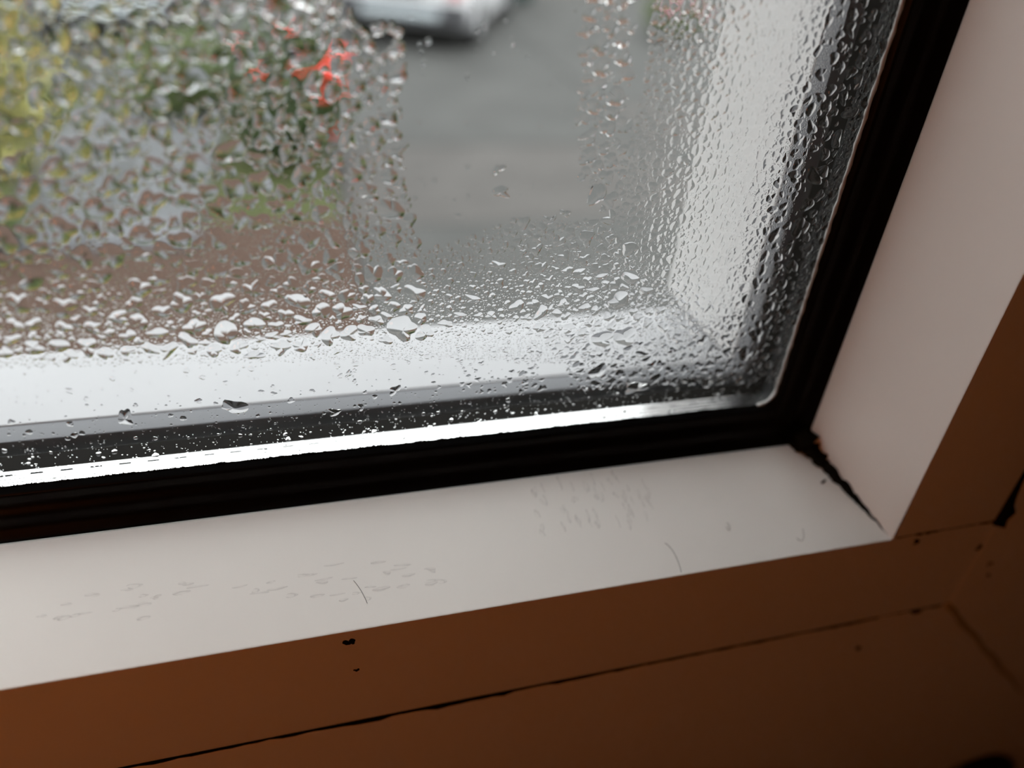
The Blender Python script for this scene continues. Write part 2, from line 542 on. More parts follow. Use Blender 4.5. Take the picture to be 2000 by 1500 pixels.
# inside window board and the small amber lamp standing on it (left of the view)
M_BOARD = mat('board_paint', (0.055, 0.034, 0.02), 0.5, 0.3, var=0.03, scale=20)
bd = box('trim_2', (-1.15, -0.34, -0.205), (0.45, -0.0239, -0.17), M_BOARD, None, 1.0, 0.006)
struct(bd, 'painted window board under the frame', 'window board')
LX, LY = -0.285, -0.275
M_BRASS = mat('lamp_brass', (0.45, 0.30, 0.12), 0.3, 0.5, metal=1.0)
lamp = tag(empty('globe_lamp', (LX, LY, -0.17)), 'small amber globe lamp glowing on the window board', 'lamp')
lathe('base', [(0, 0), (0.042, 0), (0.042, 0.006), (0.034, 0.011), (0.010, 0.016), (0, 0.016)], M_BRASS, lamp)
lathe('stem', [(0, 0.014), (0.007, 0.014), (0.006, 0.09), (0.008, 0.165), (0.018, 0.176), (0.018, 0.186), (0, 0.186)], M_BRASS, lamp)
M_BULB = glow('amber_glow', (1.0, 0.245, 0.04), 3.5)
lathe('globe', [(0, 0.182)] + [(0.058 * math.sin(a / 16 * math.pi), 0.240 - 0.058 * math.cos(a / 16 * math.pi)) for a in range(1, 16)] + [(0, 0.298)], M_BULB, lamp)

# ------------------------------------------------------------------ outdoors
GZ = -2.11
M_ROAD = mat('wet_concrete', (0.051, 0.051, 0.049), 0.75, 0.12, var=0.12, scale=1.5, bump=0.3, bscale=40)
M_ROAD2 = mat('pale_concrete', (0.061, 0.057, 0.054), 0.75, 0.12, var=0.1, scale=2, bump=0.3, bscale=40)
M_EARTH = mat('brown_gravel', (0.047, 0.030, 0.023), 0.9, 0.08, col2=(0.064, 0.042, 0.033), scale=14, bump=0.8, bscale=40)
M_LAWN = mat('lawn_soil', (0.057, 0.071, 0.034), 0.95, 0.1, col2=(0.090, 0.092, 0.051), scale=6)
M_PATH = mat('blue_grey_slab', (0.103, 0.105, 0.113), 0.75, 0.12, var=0.08, scale=5)
M_GROUND = mat('far_ground', (0.052, 0.052, 0.050), 0.9, 0.1, var=0.1, scale=0.6)

g = box('ground', (-40, 0.045, GZ - 0.3), (40, 70, GZ - 0.03), M_GROUND)
struct(g, 'wet grey ground beyond the garden', 'ground')
rd = struct(empty('driveway', (0, 0, GZ)), 'wet grey concrete driveway in front of the house', 'driveway')
xs_ = [0.32, 3.4, 6.6, 9.8]
ys_ = [0.2, 2.6, 5.0, 6.75, 8.1, 9.7, 12.6, 16.0, 20.0]
for i in range(len(xs_) - 1):
    for j in range(len(ys_) - 1):
        s = box('concrete_slab', (xs_[i] + 0.012, ys_[j] + 0.012, -0.1), (xs_[i + 1] - 0.012, ys_[j + 1] - 0.012, 0.0 + 0.003 * ((i + j) % 2)),
                M_ROAD2 if (i * 3 + j) % 4 == 2 else M_ROAD, rd, 1.0, 0.008)
st = box('street', (-20, 8.6, GZ - 0.25), (0.30, 20, GZ - 0.005), M_ROAD)
struct(st, 'wet grey street beyond the lawn', 'street')
bedo = box('gravel_bed', (-6, 0.05, GZ - 0.2), (0.30, 5.15, GZ - 0.0), M_EARTH)
struct(bedo, 'brown gravel bed below the window', 'gravel bed')
lw = struct(empty('lawn', (0, 0, GZ)), 'short grass lawn beyond the gravel bed', 'lawn')
box('soil', (-6, 5.16, -0.2), (0.28, 8.55, -0.01), M_LAWN, lw)
# grass blades
n = 26000
bx_ = rng.uniform(-5.5, 0.27, n); by_ = rng.uniform(5.18, 8.5, n)
hh = rng.uniform(0.03, 0.085, n); aa = rng.uniform(0, 6.28, n)
V = np.zeros((n, 3, 3))
V[:, 0] = np.stack([bx_ - 0.006 * np.cos(aa), by_ - 0.006 * np.sin(aa), np.full(n, -0.012)], 1)
V[:, 1] = np.stack([bx_ + 0.006 * np.cos(aa), by_ + 0.006 * np.sin(aa), np.full(n, -0.012)], 1)
V[:, 2] = np.stack([bx_ + rng.normal(0, 0.02, n), by_ + rng.normal(0, 0.02, n), hh], 1)
me = bpy.data.meshes.new('grass')
me.from_pydata(V.reshape(-1, 3).tolist(), [], np.arange(3 * n).reshape(-1, 3).tolist())
M_GRASS = mat('grass_blade', (0.088, 0.119, 0.035), 0.6, 0.2, col2=(0.164, 0.171, 0.077), scale=4)
go = link('grass', me, M_GRASS, lw); go['kind'] = 'stuff'
# blue-grey stepping slabs through the lawn
pt = struct(empty('garden_path', (0, 0, GZ)), 'blue-grey slab path crossing the grass', 'path')
for j in range(5):
    for i in range(2):
        box('paving_slab', (-1.95 + i * 0.66 + 0.03 * j, 4.75 + j * 0.62, -0.02), (-1.95 + i * 0.66 + 0.63 + 0.03 * j, 4.75 + j * 0.62 + 0.59, 0.045), M_PATH, pt, 1.0, 0.008)

# shrubs
def leaf_cloud(n, centre, rad, size, squash=1.0):
    u = rng.normal(size=(n, 3)); u /= np.linalg.norm(u, axis=1)[:, None]
    r = rng.random(n) ** 0.45
    P = np.array(centre) + u * r[:, None] * np.array(rad)
    lump = 1 + 0.18 * np.sin(P[:, 0:1] * 9) * np.cos(P[:, 2:3] * 8 + 1) + 0.12 * np.sin(P[:, 1:2] * 13)
    P = np.array(centre) + (P - np.array(centre)) * lump
    a = rng.normal(size=(n, 3)); a /= np.linalg.norm(a, axis=1)[:, None]
    b = np.cross(a, rng.normal(size=(n, 3))); b /= np.linalg.norm(b, axis=1)[:, None]
    s = size * rng.uniform(0.6, 1.3, n)[:, None]
    c = np.cross(a, b)
    Q = np.stack([P - a * s, P + b * s * 0.5 + c * s * 0.12, P + a * s, P - b * s * 0.5 + c * s * 0.12], 1)
    return Q.reshape(-1, 3)
def shrub(name, loc, rad, size, n, material, label, stems=5):
    root = tag(empty(name, loc), label, 'shrub')
    Q = leaf_cloud(n, (0, 0, rad[2] * 1.02), rad, size)
    me = bpy.data.meshes.new('foliage')
    k = len(Q) // 4
    me.from_pydata(Q.tolist(), [], [(4 * i, 4 * i + 1, 4 * i + 2, 4 * i + 3) for i in range(k)])
    f = link('foliage', me, material, root); f['kind'] = 'stuff'
    for i in range(stems):
        a = i / stems * 6.28 + 0.4
        tube('stem', [(0.05 * math.cos(a), 0.05 * math.sin(a), -0.02), (rad[0] * 0.3 * math.cos(a), rad[1] * 0.3 * math.sin(a), rad[2] * 0.7),
                      (rad[0] * 0.6 * math.cos(a), rad[1] * 0.6 * math.sin(a), rad[2] * 1.4)], [0.018, 0.013, 0.006], M_STEM, root, 7, 1.0)
    return root
M_STEM = mat('shrub_stem', (0.09, 0.06, 0.04), 0.8, 0.2)
M_LEAF_D = mat('dark_green_leaf', (0.031, 0.053, 0.016), 0.45, 0.4, col2=(0.053, 0.084, 0.023), scale=7)
M_LEAF_Y = mat('yellow_green_leaf', (0.212, 0.212, 0.065), 0.5, 0.3, col2=(0.393, 0.363, 0.127), scale=6)
M_LEAF_M = mat('mid_green_leaf', (0.082, 0.114, 0.039), 0.5, 0.3, col2=(0.137, 0.170, 0.066), scale=7)
M_RED = mat('red_petal', (0.85, 0.04, 0.025), 0.5, 0.3)
M_PINK = mat('pink_petal', (0.440, 0.176, 0.240), 0.5, 0.3)
sh = shrub('flowering_shrub', (-0.02, 6.35, GZ), (0.46, 0.45, 0.50), 0.055, 4200, M_LEAF_D, 'dark green rounded shrub with red flowers at the edge of the lawn')
def bloom(name, loc, r, material, parent):
    bm = bmesh.new()
    for k in range(9):
        a = k / 9 * 6.28
        el = 0.25 + 0.5 * (k % 2)
        c = Vector((math.cos(a) * math.cos(el), math.sin(a) * math.cos(el), math.sin(el))) * r * 0.6
        ret = bmesh.ops.create_icosphere(bm, subdivisions=2, radius=r * 0.48)
        for v in ret['verts']:
            v.co = Vector((v.co.x, v.co.y, v.co.z * 0.6)) + c + Vector(loc)
    me = bpy.data.meshes.new(name); bm.to_mesh(me); bm.free()
    me.polygons.foreach_set('use_smooth', [True] * len(me.polygons))
    return link(name, me, material, parent)
for (x, y, z, r) in ((0.30, -0.33, 0.76, 0.10), (0.40, -0.28, 0.88, 0.07), (0.24, -0.40, 0.62, 0.065), (0.10, -0.40, 0.80, 0.05),
                     (-0.18, -0.42, 0.78, 0.045), (0.42, -0.2, 0.60, 0.045), (-0.3, -0.3, 0.95, 0.04), (0.32, -0.34, 0.34, 0.04), (0.05, -0.1, 1.02, 0.05)):
    bloom('flower', (x, y, z), r, M_RED, sh)
shrub('golden_shrub', (-2.45, 5.9, GZ), (0.85, 0.7, 0.78), 0.06, 5200, M_LEAF_Y, 'tall yellow-green shrub at the left edge of the lawn')
shrub('low_shrub', (-1.95, 4.8, GZ), (0.36, 0.34, 0.24), 0.045, 1800, M_LEAF_M, 'low green shrub in front of the yellow-green shrub')
shrub('round_shrub', (-0.9, 7.7, GZ), (0.55, 0.45, 0.34), 0.05, 2800, M_LEAF_M, 'mid green shrub at the back of the lawn behind the flowering shrub')
pk = shrub('pink_shrub', (6.0, 11.9, GZ), (0.5, 0.5, 0.36), 0.05, 1500, M_LEAF_M, 'small shrub with pink blooms at the far right of the driveway')
for (x, y, z, r) in ((-0.3, -0.4, 0.45, 0.14), (-0.05, -0.42, 0.6, 0.13), (0.25, -0.4, 0.4, 0.12)):
    bloom('flower', (x, y, z), r, M_PINK, pk)

# parked cars (rear towards the house)
M_TYRE = mat('tyre_rubber', (0.015, 0.015, 0.015), 0.7, 0.3)
M_RIM = mat('wheel_rim', (0.5, 0.5, 0.52), 0.3, 0.5, metal=0.9)
M_CARGLASS = mat('car_glass', (0.02, 0.025, 0.03), 0.05, 0.6)
M_BUMPER = mat('dark_bumper', (0.05, 0.05, 0.055), 0.5, 0.3)
M_CHROME = mat('pale_step', (0.450, 0.495, 0.525), 0.3, 0.5)
M_PLATE = mat('plate_white', (0.406, 0.406, 0.394), 0.4, 0.4)
M_LAMP_R = mat('tail_lamp_red', (0.45, 0.02, 0.02), 0.2, 0.5)
def loft(name, secs, material, parent):
    vs, fs = [], []
    m = 12
    for (y, w, z0, z1, wt) in secs:
        prof = rounded([(-w, z0), (w, z0), (wt, z1), (-wt, z1)], min(0.12, (z1 - z0) * 0.3), 2)
        m = len(prof)
        for (x, z) in prof:
            vs.append((x, y, z))
    for i in range(len(secs) - 1):
        for k in range(m):
            l = (k + 1) % m
            fs.append((i * m + k, i * m + l, (i + 1) * m + l, (i + 1) * m + k))
    fs.append(tuple(range(m))); fs.append(tuple(range(len(vs) - 1, len(vs) - m - 1, -1)))
    o = mesh(name, vs, fs, material, parent, True, 1.0)
    o.data.set_sharp_from_angle(angle=math.radians(40))
    return o
def car(name, loc, rz, paint, label):
    root = tag(empty(name, loc), label, 'car')
    root.rotation_euler = (0, 0, rz)
    loft('body', [(0.0, 0.80, 0.34, 0.88, 0.74), (0.06, 0.86, 0.28, 0.95, 0.80), (0.6, 0.89, 0.22, 0.98, 0.83), (2.0, 0.90, 0.22, 0.98, 0.84),
                  (3.2, 0.89, 0.22, 0.94, 0.82), (4.0, 0.84, 0.26, 0.80, 0.72), (4.2, 0.74, 0.34, 0.66, 0.6)], paint, root)
    loft('cabin', [(0.12, 0.74, 0.93, 1.02, 0.66), (0.45, 0.78, 0.93, 1.40, 0.58), (0.8, 0.79, 0.93, 1.47, 0.58), (1.9, 0.79, 0.93, 1.45, 0.58),
                   (2.3, 0.78, 0.93, 1.32, 0.56), (3.0, 0.74, 0.92, 0.98, 0.62)], M_CARGLASS, root)
    loft('roof', [(0.46, 0.56, 1.395, 1.425, 0.52), (0.8, 0.59, 1.455, 1.495, 0.54), (1.9, 0.58, 1.44, 1.475, 0.54), (2.3, 0.55, 1.31, 1.345, 0.5)], paint, root)
    bp = loft('bumper', [(-0.09, 0.72, 0.36, 0.56, 0.70), (-0.04, 0.84, 0.33, 0.58, 0.82), (0.12, 0.88, 0.32, 0.58, 0.86)], M_BUMPER, root)
    box('step_strip', (-0.52, -0.115, 0.40), (0.52, -0.075, 0.50), M_CHROME, bp, 1.0, 0.015)
    box('number_plate', (-0.26, -0.03, 0.66), (0.26, 0.0, 0.77), M_PLATE, root, 1.0, 0.006)
    for s in (-1, 1):
        box('tail_lamp', (min(s * 0.60, s * 0.79), -0.02, 0.66), (max(s * 0.60, s * 0.79), 0.12, 0.88), M_LAMP_R, root, 1.0, 0.02)
        for y in (0.75, 3.3):
            w = lathe('wheel', [(0.17, -0.09), (0.29, -0.10), (0.315, -0.07), (0.315, 0.07), (0.29, 0.10), (0.17, 0.09), (0.17, -0.09)], M_TYRE, root, 28, (s * 0.80, y, 0.315), True, 'X')
            lathe('rim', [(0, s * 0.06), (0.05, s * 0.075), (0.165, s * 0.05), (0.175, s * 0.085)], M_RIM, w, 24, (s * 0.80, y, 0.315), True, 'X')
    return root
M_CARW = mat('white_car_paint', (0.720, 0.720, 0.738), 0.25, 0.5, coat=0.5)
M_CARS = mat('silver_car_paint', (0.562, 0.575, 0.585), 0.3, 0.5, coat=0.5)
car('parked_car', (1.55, 10.75, GZ), -0.42, M_CARW, 'white parked car at the far end of the driveway')
car('parked_car', (-1.75, 10.3, GZ - 0.005), 0.06, M_CARS, 'pale silver parked car in the street beyond the lawn')
# teal wheelie bin
M_BIN = mat('teal_bin', (0.020, 0.049, 0.046), 0.5, 0.4)
bn = tag(empty('wheelie_bin', (4.3, 14.9, GZ)), 'dark teal wheelie bin on the driveway behind the white car', 'bin')
bm = bmesh.new()
bmesh.ops.create_cube(bm, size=1)
for v in bm.verts:
    t = 0.5 + v.co.z
    v.co = Vector((v.co.x * (0.44 + 0.14 * t), v.co.y * (0.46 + 0.22 * t), 0.06 + t * 0.92))
bmesh.ops.bevel(bm, geom=bm.edges[:], offset=0.02, segments=2, affect='EDGES')
me = bpy.data.meshes.new('bin_body'); bm.to_mesh(me); bm.free()
link('bin_body', me, M_BIN, bn)
box('lid', (-0.31, -0.37, 0.98), (0.31, 0.36, 1.05), M_BIN, bn, 1.0, 0.02)
for s in (-1, 1):
    lathe('wheel', [(0, -0.025), (0.1, -0.025), (0.1, 0.025), (0, 0.025)], M_TYRE, bn, 20, (s * 0.26, 0.27, 0.1), True, 'X')

# tall hedge beyond the street, and the brick house opposite: out of the picture's top edge but seen in the drops
hg = tag(empty('tall_hedge', (-6.2, 17.5, GZ)), 'tall green hedge beyond the street at left', 'hedge')
for k in range(6):
    Q = leaf_cloud(1500, (-5.2 + k * 2.1, 0.3 * (k % 2), 1.7), (1.35, 0.8, 1.9), 0.15)
    me = bpy.data.meshes.new('hedge_section')
    me.from_pydata(Q.tolist(), [], [(4 * i, 4 * i + 1, 4 * i + 2, 4 * i + 3) for i in range(len(Q) // 4)])
    s_ = link('hedge_section', me, M_LEAF_M, hg); s_['kind'] = 'stuff'
M_BRICK = mat('peach_brick', (0.22, 0.12, 0.08), 0.9, 0.1, var=0.15, scale=9)
M_TILE = mat('roof_tile', (0.07, 0.05, 0.045), 0.8, 0.2, var=0.15, scale=5)
M_WFR = mat('house_window_frame', (0.6, 0.6, 0.6), 0.5, 0.3)
hs = tag(empty('brick_house', (8.0, 24.0, GZ)), 'peach brick house across the street', 'house')
box('walls', (-5.0, 0.0, -0.1), (5.0, 7.0, 5.0), M_BRICK, hs)
mesh('roof', [(-5.3, -0.4, 4.9), (5.3, -0.4, 4.9), (5.3, 7.4, 4.9), (-5.3, 7.4, 4.9), (-5.3, 3.5, 7.4), (5.3, 3.5, 7.4)],
     [(0, 1, 5, 4), (3, 4, 5, 2), (0, 4, 3), (1, 2, 5), (0, 3, 2, 1)], M_TILE, hs, False, 1.0)
for (x, z) in ((-3.4, 1.0), (1.0, 1.0), (3.2, 1.0), (-3.4, 3.4), (-0.9, 3.4), (1.6, 3.4), (3.6, 3.4)):
    w_ = box('house_window', (x - 0.65, -0.06, z), (x + 0.65, 0.02, z + 1.15), M_WFR, hs)
    for sx in (-1, 1):
        box('pane', (x + sx * 0.31 - 0.26, -0.075, z + 0.08), (x + sx * 0.31 + 0.26, -0.05, z + 1.07), M_CARGLASS, w_)
box('front_door', (-1.4, -0.06, 0.0), (-0.45, 0.02, 2.05), M_BIN, hs)

# ------------------------------------------------------------------ condensation
DROPS = [
 (-118.51,29.59,1.62,-0.12,-0.2,-1.02),(-129.69,29.26,1.41,0.5,0.03,-0.8),(-125.83,28.53,1.18,-0.32,-0.25,-0.74),(-133,26.98,1.21,0.3,-0.04,-0.83),(-134.39,24.85,0.96,-0.09,-0.28,-1.07),(-127.23,25.61,1.36,-0.53,-0.39,-1),
 (-120.24,27.03,0.85,-0.07,-0.13,-0.65),(-117.81,26.3,1.14,-0.1,-0.16,-0.88),(-113.47,26.47,1.83,-0.15,-0.15,-0.88),(-115.12,23.89,1.21,-0.92,-0.48,-0.87),(-112.51,23.47,1.46,0.84,0.28,-0.98),(-109.68,24.79,1.29,-1.17,-0.62,-0.98),
 (-104.09,25.69,1.7,-0.14,-0.31,-2.45),(-103.8,30.95,1.4,-0.57,-0.8,-2.26),(-118.29,23.73,1.15,-0.11,-0.17,-0.9),(-121.42,23.56,0.99,-0.62,-0.44,-0.9),(-99.74,26.89,1.66,-0.31,-0.21,-1.17),(-96.43,26.44,1.07,-0.09,-0.07,-0.83),
 (-97.3,24.56,1.15,-0.1,-0.07,-0.74),(-92.51,26.97,1.59,-0.39,-0.18,-0.9),(-95.11,24.75,0.93,-0.08,-0.06,-0.65),(-93.02,30.46,2.55,-1.43,-0.49,-1.13),(-97.1,29.86,1.31,-0.09,-0.1,-1.06),(-88.43,31.14,1.51,-0.41,-0.18,-0.87),
 (-121.05,34.7,1.41,0.21,-0.07,-1.04),(-101.14,35.57,1.83,-0.3,-0.14,-0.74),(-100.34,21.22,1.78,0.22,0.02,-0.67),(-104.48,11.65,2.32,-0.55,-0.23,-1.22),(-120.93,11.49,1.01,0.59,0.35,-1.54),(-112.37,30.08,1.32,-0.1,-0.18,-1.11),
 (-122.07,30.79,0.99,-0.07,-0.19,-0.91),(-76.89,24.3,2.52,-0.46,-0.19,-2.41),(-82.71,24.39,1.57,-0.63,-0.29,-1.09),(-81.02,26.17,1.39,-0.25,-0.08,-0.85),(-73.77,25.9,0.92,-0.25,-0.18,-1.22),(-83.72,28.63,1.2,0.03,0.03,-0.69),
 (-74.81,30.79,2.2,-0.94,-0.35,-1.21),(-79.95,30.76,1.49,-1.16,-0.49,-0.82),(-89.17,34.19,1.22,-0.07,-0.04,-0.69),(-77.08,36.13,1.12,-0.06,0,-0.52),(-83.46,33.68,0.67,0.23,0.41,-1.44),(-65.29,29.03,1.39,-0.23,-0.02,-0.66),
 (-61.41,34.94,1.38,-0.07,0.04,-0.64),(-60.75,31.57,0.79,-0.05,0.06,-0.85),(-57.4,27.13,1.11,0.82,0.65,-0.93),(-47.08,32.56,1.6,0.21,0.24,-0.81),(-46.9,29.85,1.42,-0.34,-0.03,-0.82),(-44.01,29.17,1.18,0.15,0.2,-0.64),
 (-42.88,31.74,1.32,-0.08,0.08,-0.54),(-37.48,31.13,2.41,-1.06,-0.22,-0.99),(-38.97,26.84,2,1.31,0.93,-1.27),(-34,28.53,1.63,0.13,0.25,-0.77),(-45.15,25.85,1.54,0.25,0.24,-0.71),(-50.06,25.2,1.19,-0.2,0.02,-0.71),
 (-55.65,24.71,1.02,-0.17,0.01,-0.7),(-52.97,25.52,0.89,-0.49,-0.51,-1.51),(-61.85,25.58,0.98,-0.07,0.05,-0.74),(-63.9,25.74,0.71,-0.05,0.03,-0.59),(-67.33,26.09,1.31,-0.1,0.02,-0.49),(-69.54,24.6,1.3,-0.23,-0.04,-0.73),
 (-79.45,26.81,1.03,-0.4,-0.17,-0.67),(-79.52,22.27,1.13,-0.46,-0.2,-0.79),(-40.69,19.13,2.41,-0.21,0.27,-1.75),(-36.4,19.19,2.45,-0.21,0.37,-2.2),(-40.64,12.14,1.94,1.5,0.81,-1.11),(-32.19,15.06,2.01,-0.19,0.13,-0.69),
 (-32.1,7.63,3.15,0.42,0.4,-1.09),(-78.18,12.02,0.95,0.7,0.35,-0.66),(-84.04,9.1,0.52,-0.06,-0.02,-0.71),(-88.5,8.54,1.02,0.1,0.06,-0.71),(-85.84,16.21,0.78,0.57,0.2,-0.4),(-88.37,55.33,1.44,-0.01,-0.11,-1.76),
 (-80.97,57.27,1.34,0.48,0.4,-1.19),(-79.35,52.19,1.13,0.52,0.54,-1.22),(-78.34,44.82,2.39,-1.1,-0.62,-1.54),(-83.69,50.17,1.66,-0.03,-0.04,-1.05),(-88.82,48.16,0.77,0.2,0.32,-1.7),(-87.22,40.68,0.88,0.46,0.9,-2.14),
 (-45.72,46.51,1.39,-0.75,-0.85,-1.88),(-62.31,50.7,0.86,0.74,0.39,-0.43),(-61.68,47.25,1.38,-0.03,0.06,-0.9),(-50.77,43.42,0.85,-0.32,-0.14,-0.56),(-46.37,50.91,1.11,-0.02,0.18,-1.22),(-45.07,61.4,1.56,-0.35,-0.22,-1.63),
 (-45.54,69.09,1.33,0.03,0.2,-1.22),(-47.95,65.38,1.5,0.02,0.21,-1.4),(-48.25,59.83,1.46,0.01,0.17,-1.18),(-45.28,59.09,1.4,0,0.19,-1.2),(-46.49,38.94,1.25,-0.49,-0.34,-1.51),(-55.15,39.31,0.95,-0.04,0.07,-0.76),
 (-38.44,36.64,1.57,0.53,0.62,-1.17),(-45.58,56.81,1.26,-0.2,-0.05,-1.36),(-45.69,53.7,1.1,-0.01,0.18,-1.19),(-117.76,67.34,1.04,-0.17,-0.9,-2.27),(-108.36,70.16,1.2,0.04,-0.22,-1.25),(-106.62,66.13,1.33,0.03,-0.22,-1.35),
 (-89.35,66.48,2.32,0.05,-0.14,-2),(-101.25,68.74,1.26,0.03,-0.16,-1.18),(-97.87,61.47,1.9,0.02,-0.18,-1.55),(-104.43,58.45,1.04,-0.1,-0.39,-1.7),(-101.82,58.25,1.08,0,-0.2,-1.52),(-95.51,58.25,1.33,-0.25,-0.45,-1.66),
 (-99.95,53.68,2.75,1.09,0.37,-1.43),(-104.83,51.36,1.9,-1.08,-1.17,-2.03),(-100.31,48.44,1.34,0.35,0.24,-1.97),(-106.11,47.05,1.97,-0.06,-0.18,-1.25),(-93.17,47.74,1.82,-0.05,-0.12,-1.43),(-122.79,43.25,1.91,-0.08,-0.46,-2.06),
 (-121.87,51.86,2.06,1.36,0.4,-1.06),(-126.11,41.01,1.11,-0.05,-0.27,-1.12),(-108.67,43.76,0.79,-0.03,-0.18,-1.13),(-108.38,41.28,1.91,-0.71,-0.49,-1.26),(-122.07,56.28,0.86,0,-0.3,-1.28),(-112.38,70.59,1.41,0.52,0.18,-1.09),
 (-123.42,63.17,1.21,0.02,-0.37,-1.48),(-125.48,49.13,1.3,-0.03,-0.5,-2.06),(-115.38,61.45,1.45,0.01,-0.28,-1.36),(-110.93,63.34,1.3,0.72,0.39,-1.05),(-117.34,57.67,1.29,0,-0.34,-1.6),(-111.2,57.01,1.52,0,-0.27,-1.51),
 (-117.93,46.09,1.87,-0.06,-0.37,-1.81),(-109.98,51.59,1.58,-0.03,-0.33,-1.95),(-94.03,67.31,1.38,0.03,-0.12,-1.22),(-92.86,62.94,1.49,0.02,-0.15,-1.67),(-86.03,61.7,1.21,0.01,-0.07,-1.33),(-85.07,67.51,1.31,0.03,-0.05,-1.06),
 (-81.1,67.6,1.13,0.03,-0.03,-0.95),(-82.61,62.4,1.16,0.01,-0.04,-1.26),(-99.75,65.96,1.45,0.53,0.27,-1.14),(-4.2,67.09,0.84,-0.26,-0.25,-1.32),(-3.58,64,0.71,-0.18,-0.09,-1.48),(-4.75,73.73,0.67,-0.19,-0.18,-0.92),
 (-12.27,72.79,0.56,-0.09,0.02,-1.37),(-11.75,69.77,0.68,0.02,0.18,-0.51),(-13.84,59.48,0.53,0.8,0.8,-0.46),(-13.72,44.77,0.57,0.69,0.82,-0.6),(-6,48.92,2.25,-0.04,0.62,-1.8),(-4.27,54.83,1.04,-0.15,0.25,-1.6),
 (-6.25,39.26,1.89,-0.5,0.07,-1.87),(-6.18,43.44,1.21,0.93,0.86,-0.79),(-2.61,39.12,0.67,-0.13,0.19,-1.26),(-11.03,37.9,0.93,-0.54,-0.57,-1.25),(-3.5,34.79,1.42,-0.07,0.45,-1.33),(-3.31,59.18,1.12,0.66,0.99,-0.92),
 (-6.25,27.92,0.81,-0.18,0.18,-1.37),(-11.59,28.46,0.89,-0.41,-0.29,-1.5),(-10.28,48.47,1.31,-0.03,0.35,-1.07),(-5.39,61.6,0.8,-0.11,0.21,-1.34),(-4.91,70.82,0.87,-0.2,-0.07,-1.04),(-7.88,66.26,0.87,-0.1,0.16,-1.05),
 (-5.82,52.44,1.01,-0.01,0.46,-1.31),(-9.76,56.71,1.01,-0.15,0.14,-1.06),(-5.59,31.64,1.26,-0.46,-0.09,-1.45),(-7.9,23.29,1.29,-0.4,0.04,-1.38),(-8.9,17.2,1.55,-0.64,-0.11,-1.61),(-4.95,20.85,1.08,-0.43,-0.08,-1.36),
 (-10.03,13.23,1.74,-0.16,0.47,-1.69),
]

REG = {
'JL': [(-70, 21), (-52.5, 21.6), (-51, 8.7), (-64, 9.2)],
'JM': [(-60, 21.4), (-52.5, 21.6), (-51, 8.7), (-56, 9)],
'XA': [(-160, 36), (-133.5, 35.8), (-123.6, 72.8), (-86.0, 74.4), (-86.0, 98), (-160, 98)],
'XE': [(-41.1, 76.2), (-0.8, 77.8), (-0.8, 98), (-41.1, 98)],
'XL': [(-165, 24), (-136.9, 24), (-133.8, 35.4), (-165, 35.6)],
'A': [(-123.6, 72.6), (-86.0, 74.1), (-89.1, 44.4), (-112.1, 39.0), (-133.5, 35.5)],
'A2': [(-133.5, 35.5), (-112.1, 39.0), (-89.1, 44.4), (-74.0, 38.0), (-72.6, 23.1), (-100.1, 21.6), (-136.7, 23.7)],
'B': [(-86.0, 74.1), (-83.0, 70.6), (-77.4, 69.6), (-76.8, 53.3), (-74.0, 38.0), (-89.1, 44.4)],
'C': [(-82.8, 74.2), (-51.3, 75.4), (-48.6, 50.5), (-44.0, 42.8), (-59.5, 42.5), (-74.0, 38.0), (-76.8, 53.3), (-77.4, 69.6)],
'D': [(-51.3, 75.4), (-44.7, 75.7), (-41.2, 50.4), (-43.0, 41.9), (-49.5, 50.6)],
'E': [(-41.1, 75.8), (-11.8, 77.0), (-13.5, 60.8), (-13.5, 23.7), (-25.1, 19.1), (-42.1, 41.9), (-41.3, 52.9)],
'J': [(-59.5, 42.5), (-43.0, 41.9), (-25.1, 19.1), (-13.5, 23.7), (-9.9, 6.6), (-44.0, 8.2), (-46.5, 13), (-50.0, 17), (-52.7, 21.4), (-55.9, 30.6)],
'G': [(-74.0, 38.0), (-59.5, 42.5), (-55.9, 30.6), (-52.7, 21.4), (-72.6, 22.6)],
'H': [(-136.5, 24.1), (-100.1, 21.6), (-52.7, 21.4), (-51.2, 11.0), (-139.7, 12.4)],
'I': [(-139.7, 12.4), (-51.2, 11.0), (-4.1, 6.6), (-2.4, 0.6), (-142.9, 0.4)],
'F': [(-11.8, 77.0), (-0.6, 77.4), (-0.6, 4.8), (-9.9, 6.6), (-13.5, 23.7), (-13.5, 60.8)],
'FOG': [(-16, 76.8), (-9.6, 77.2), (-8.8, 40), (-7.5, 12), (-9.9, 6.6), (-27.1, 13.7), (-20.0, 28.4)],
'FE': [(-3.3, 77.3), (-0.8, 77.4), (-0.7, 4.2), (-2.9, 6.5)],
'K': [(-74.0, 35.4), (-59.4, 41.7), (-43.0, 41.9), (-25.1, 19.1), (-26.6, 11.3), (-70.3, 17.8), (-137.0, 22.4), (-134.3, 32.3), (-91.4, 32.8)],
}
def inside(poly, x, z):
    c = False
    j = len(poly) - 1
    for i in range(len(poly)):
        xi, zi = poly[i]; xj, zj = poly[j]
        if (zi > z) != (zj > z) and x < (xj - xi) * (z - zi) / (zj - zi) + xi:
            c = not c
        j = i
    return c
CELL = 1.0
grid = {}
def put(x, z, r):
    k = int(math.ceil(r / CELL))
    cx, cz = int(math.floor(x / CELL)), int(math.floor(z / CELL))
    for i in range(cx - k, cx + k + 1):
        for j in range(cz - k, cz + k + 1):
            grid.setdefault((i, j), []).append((x, z, r))
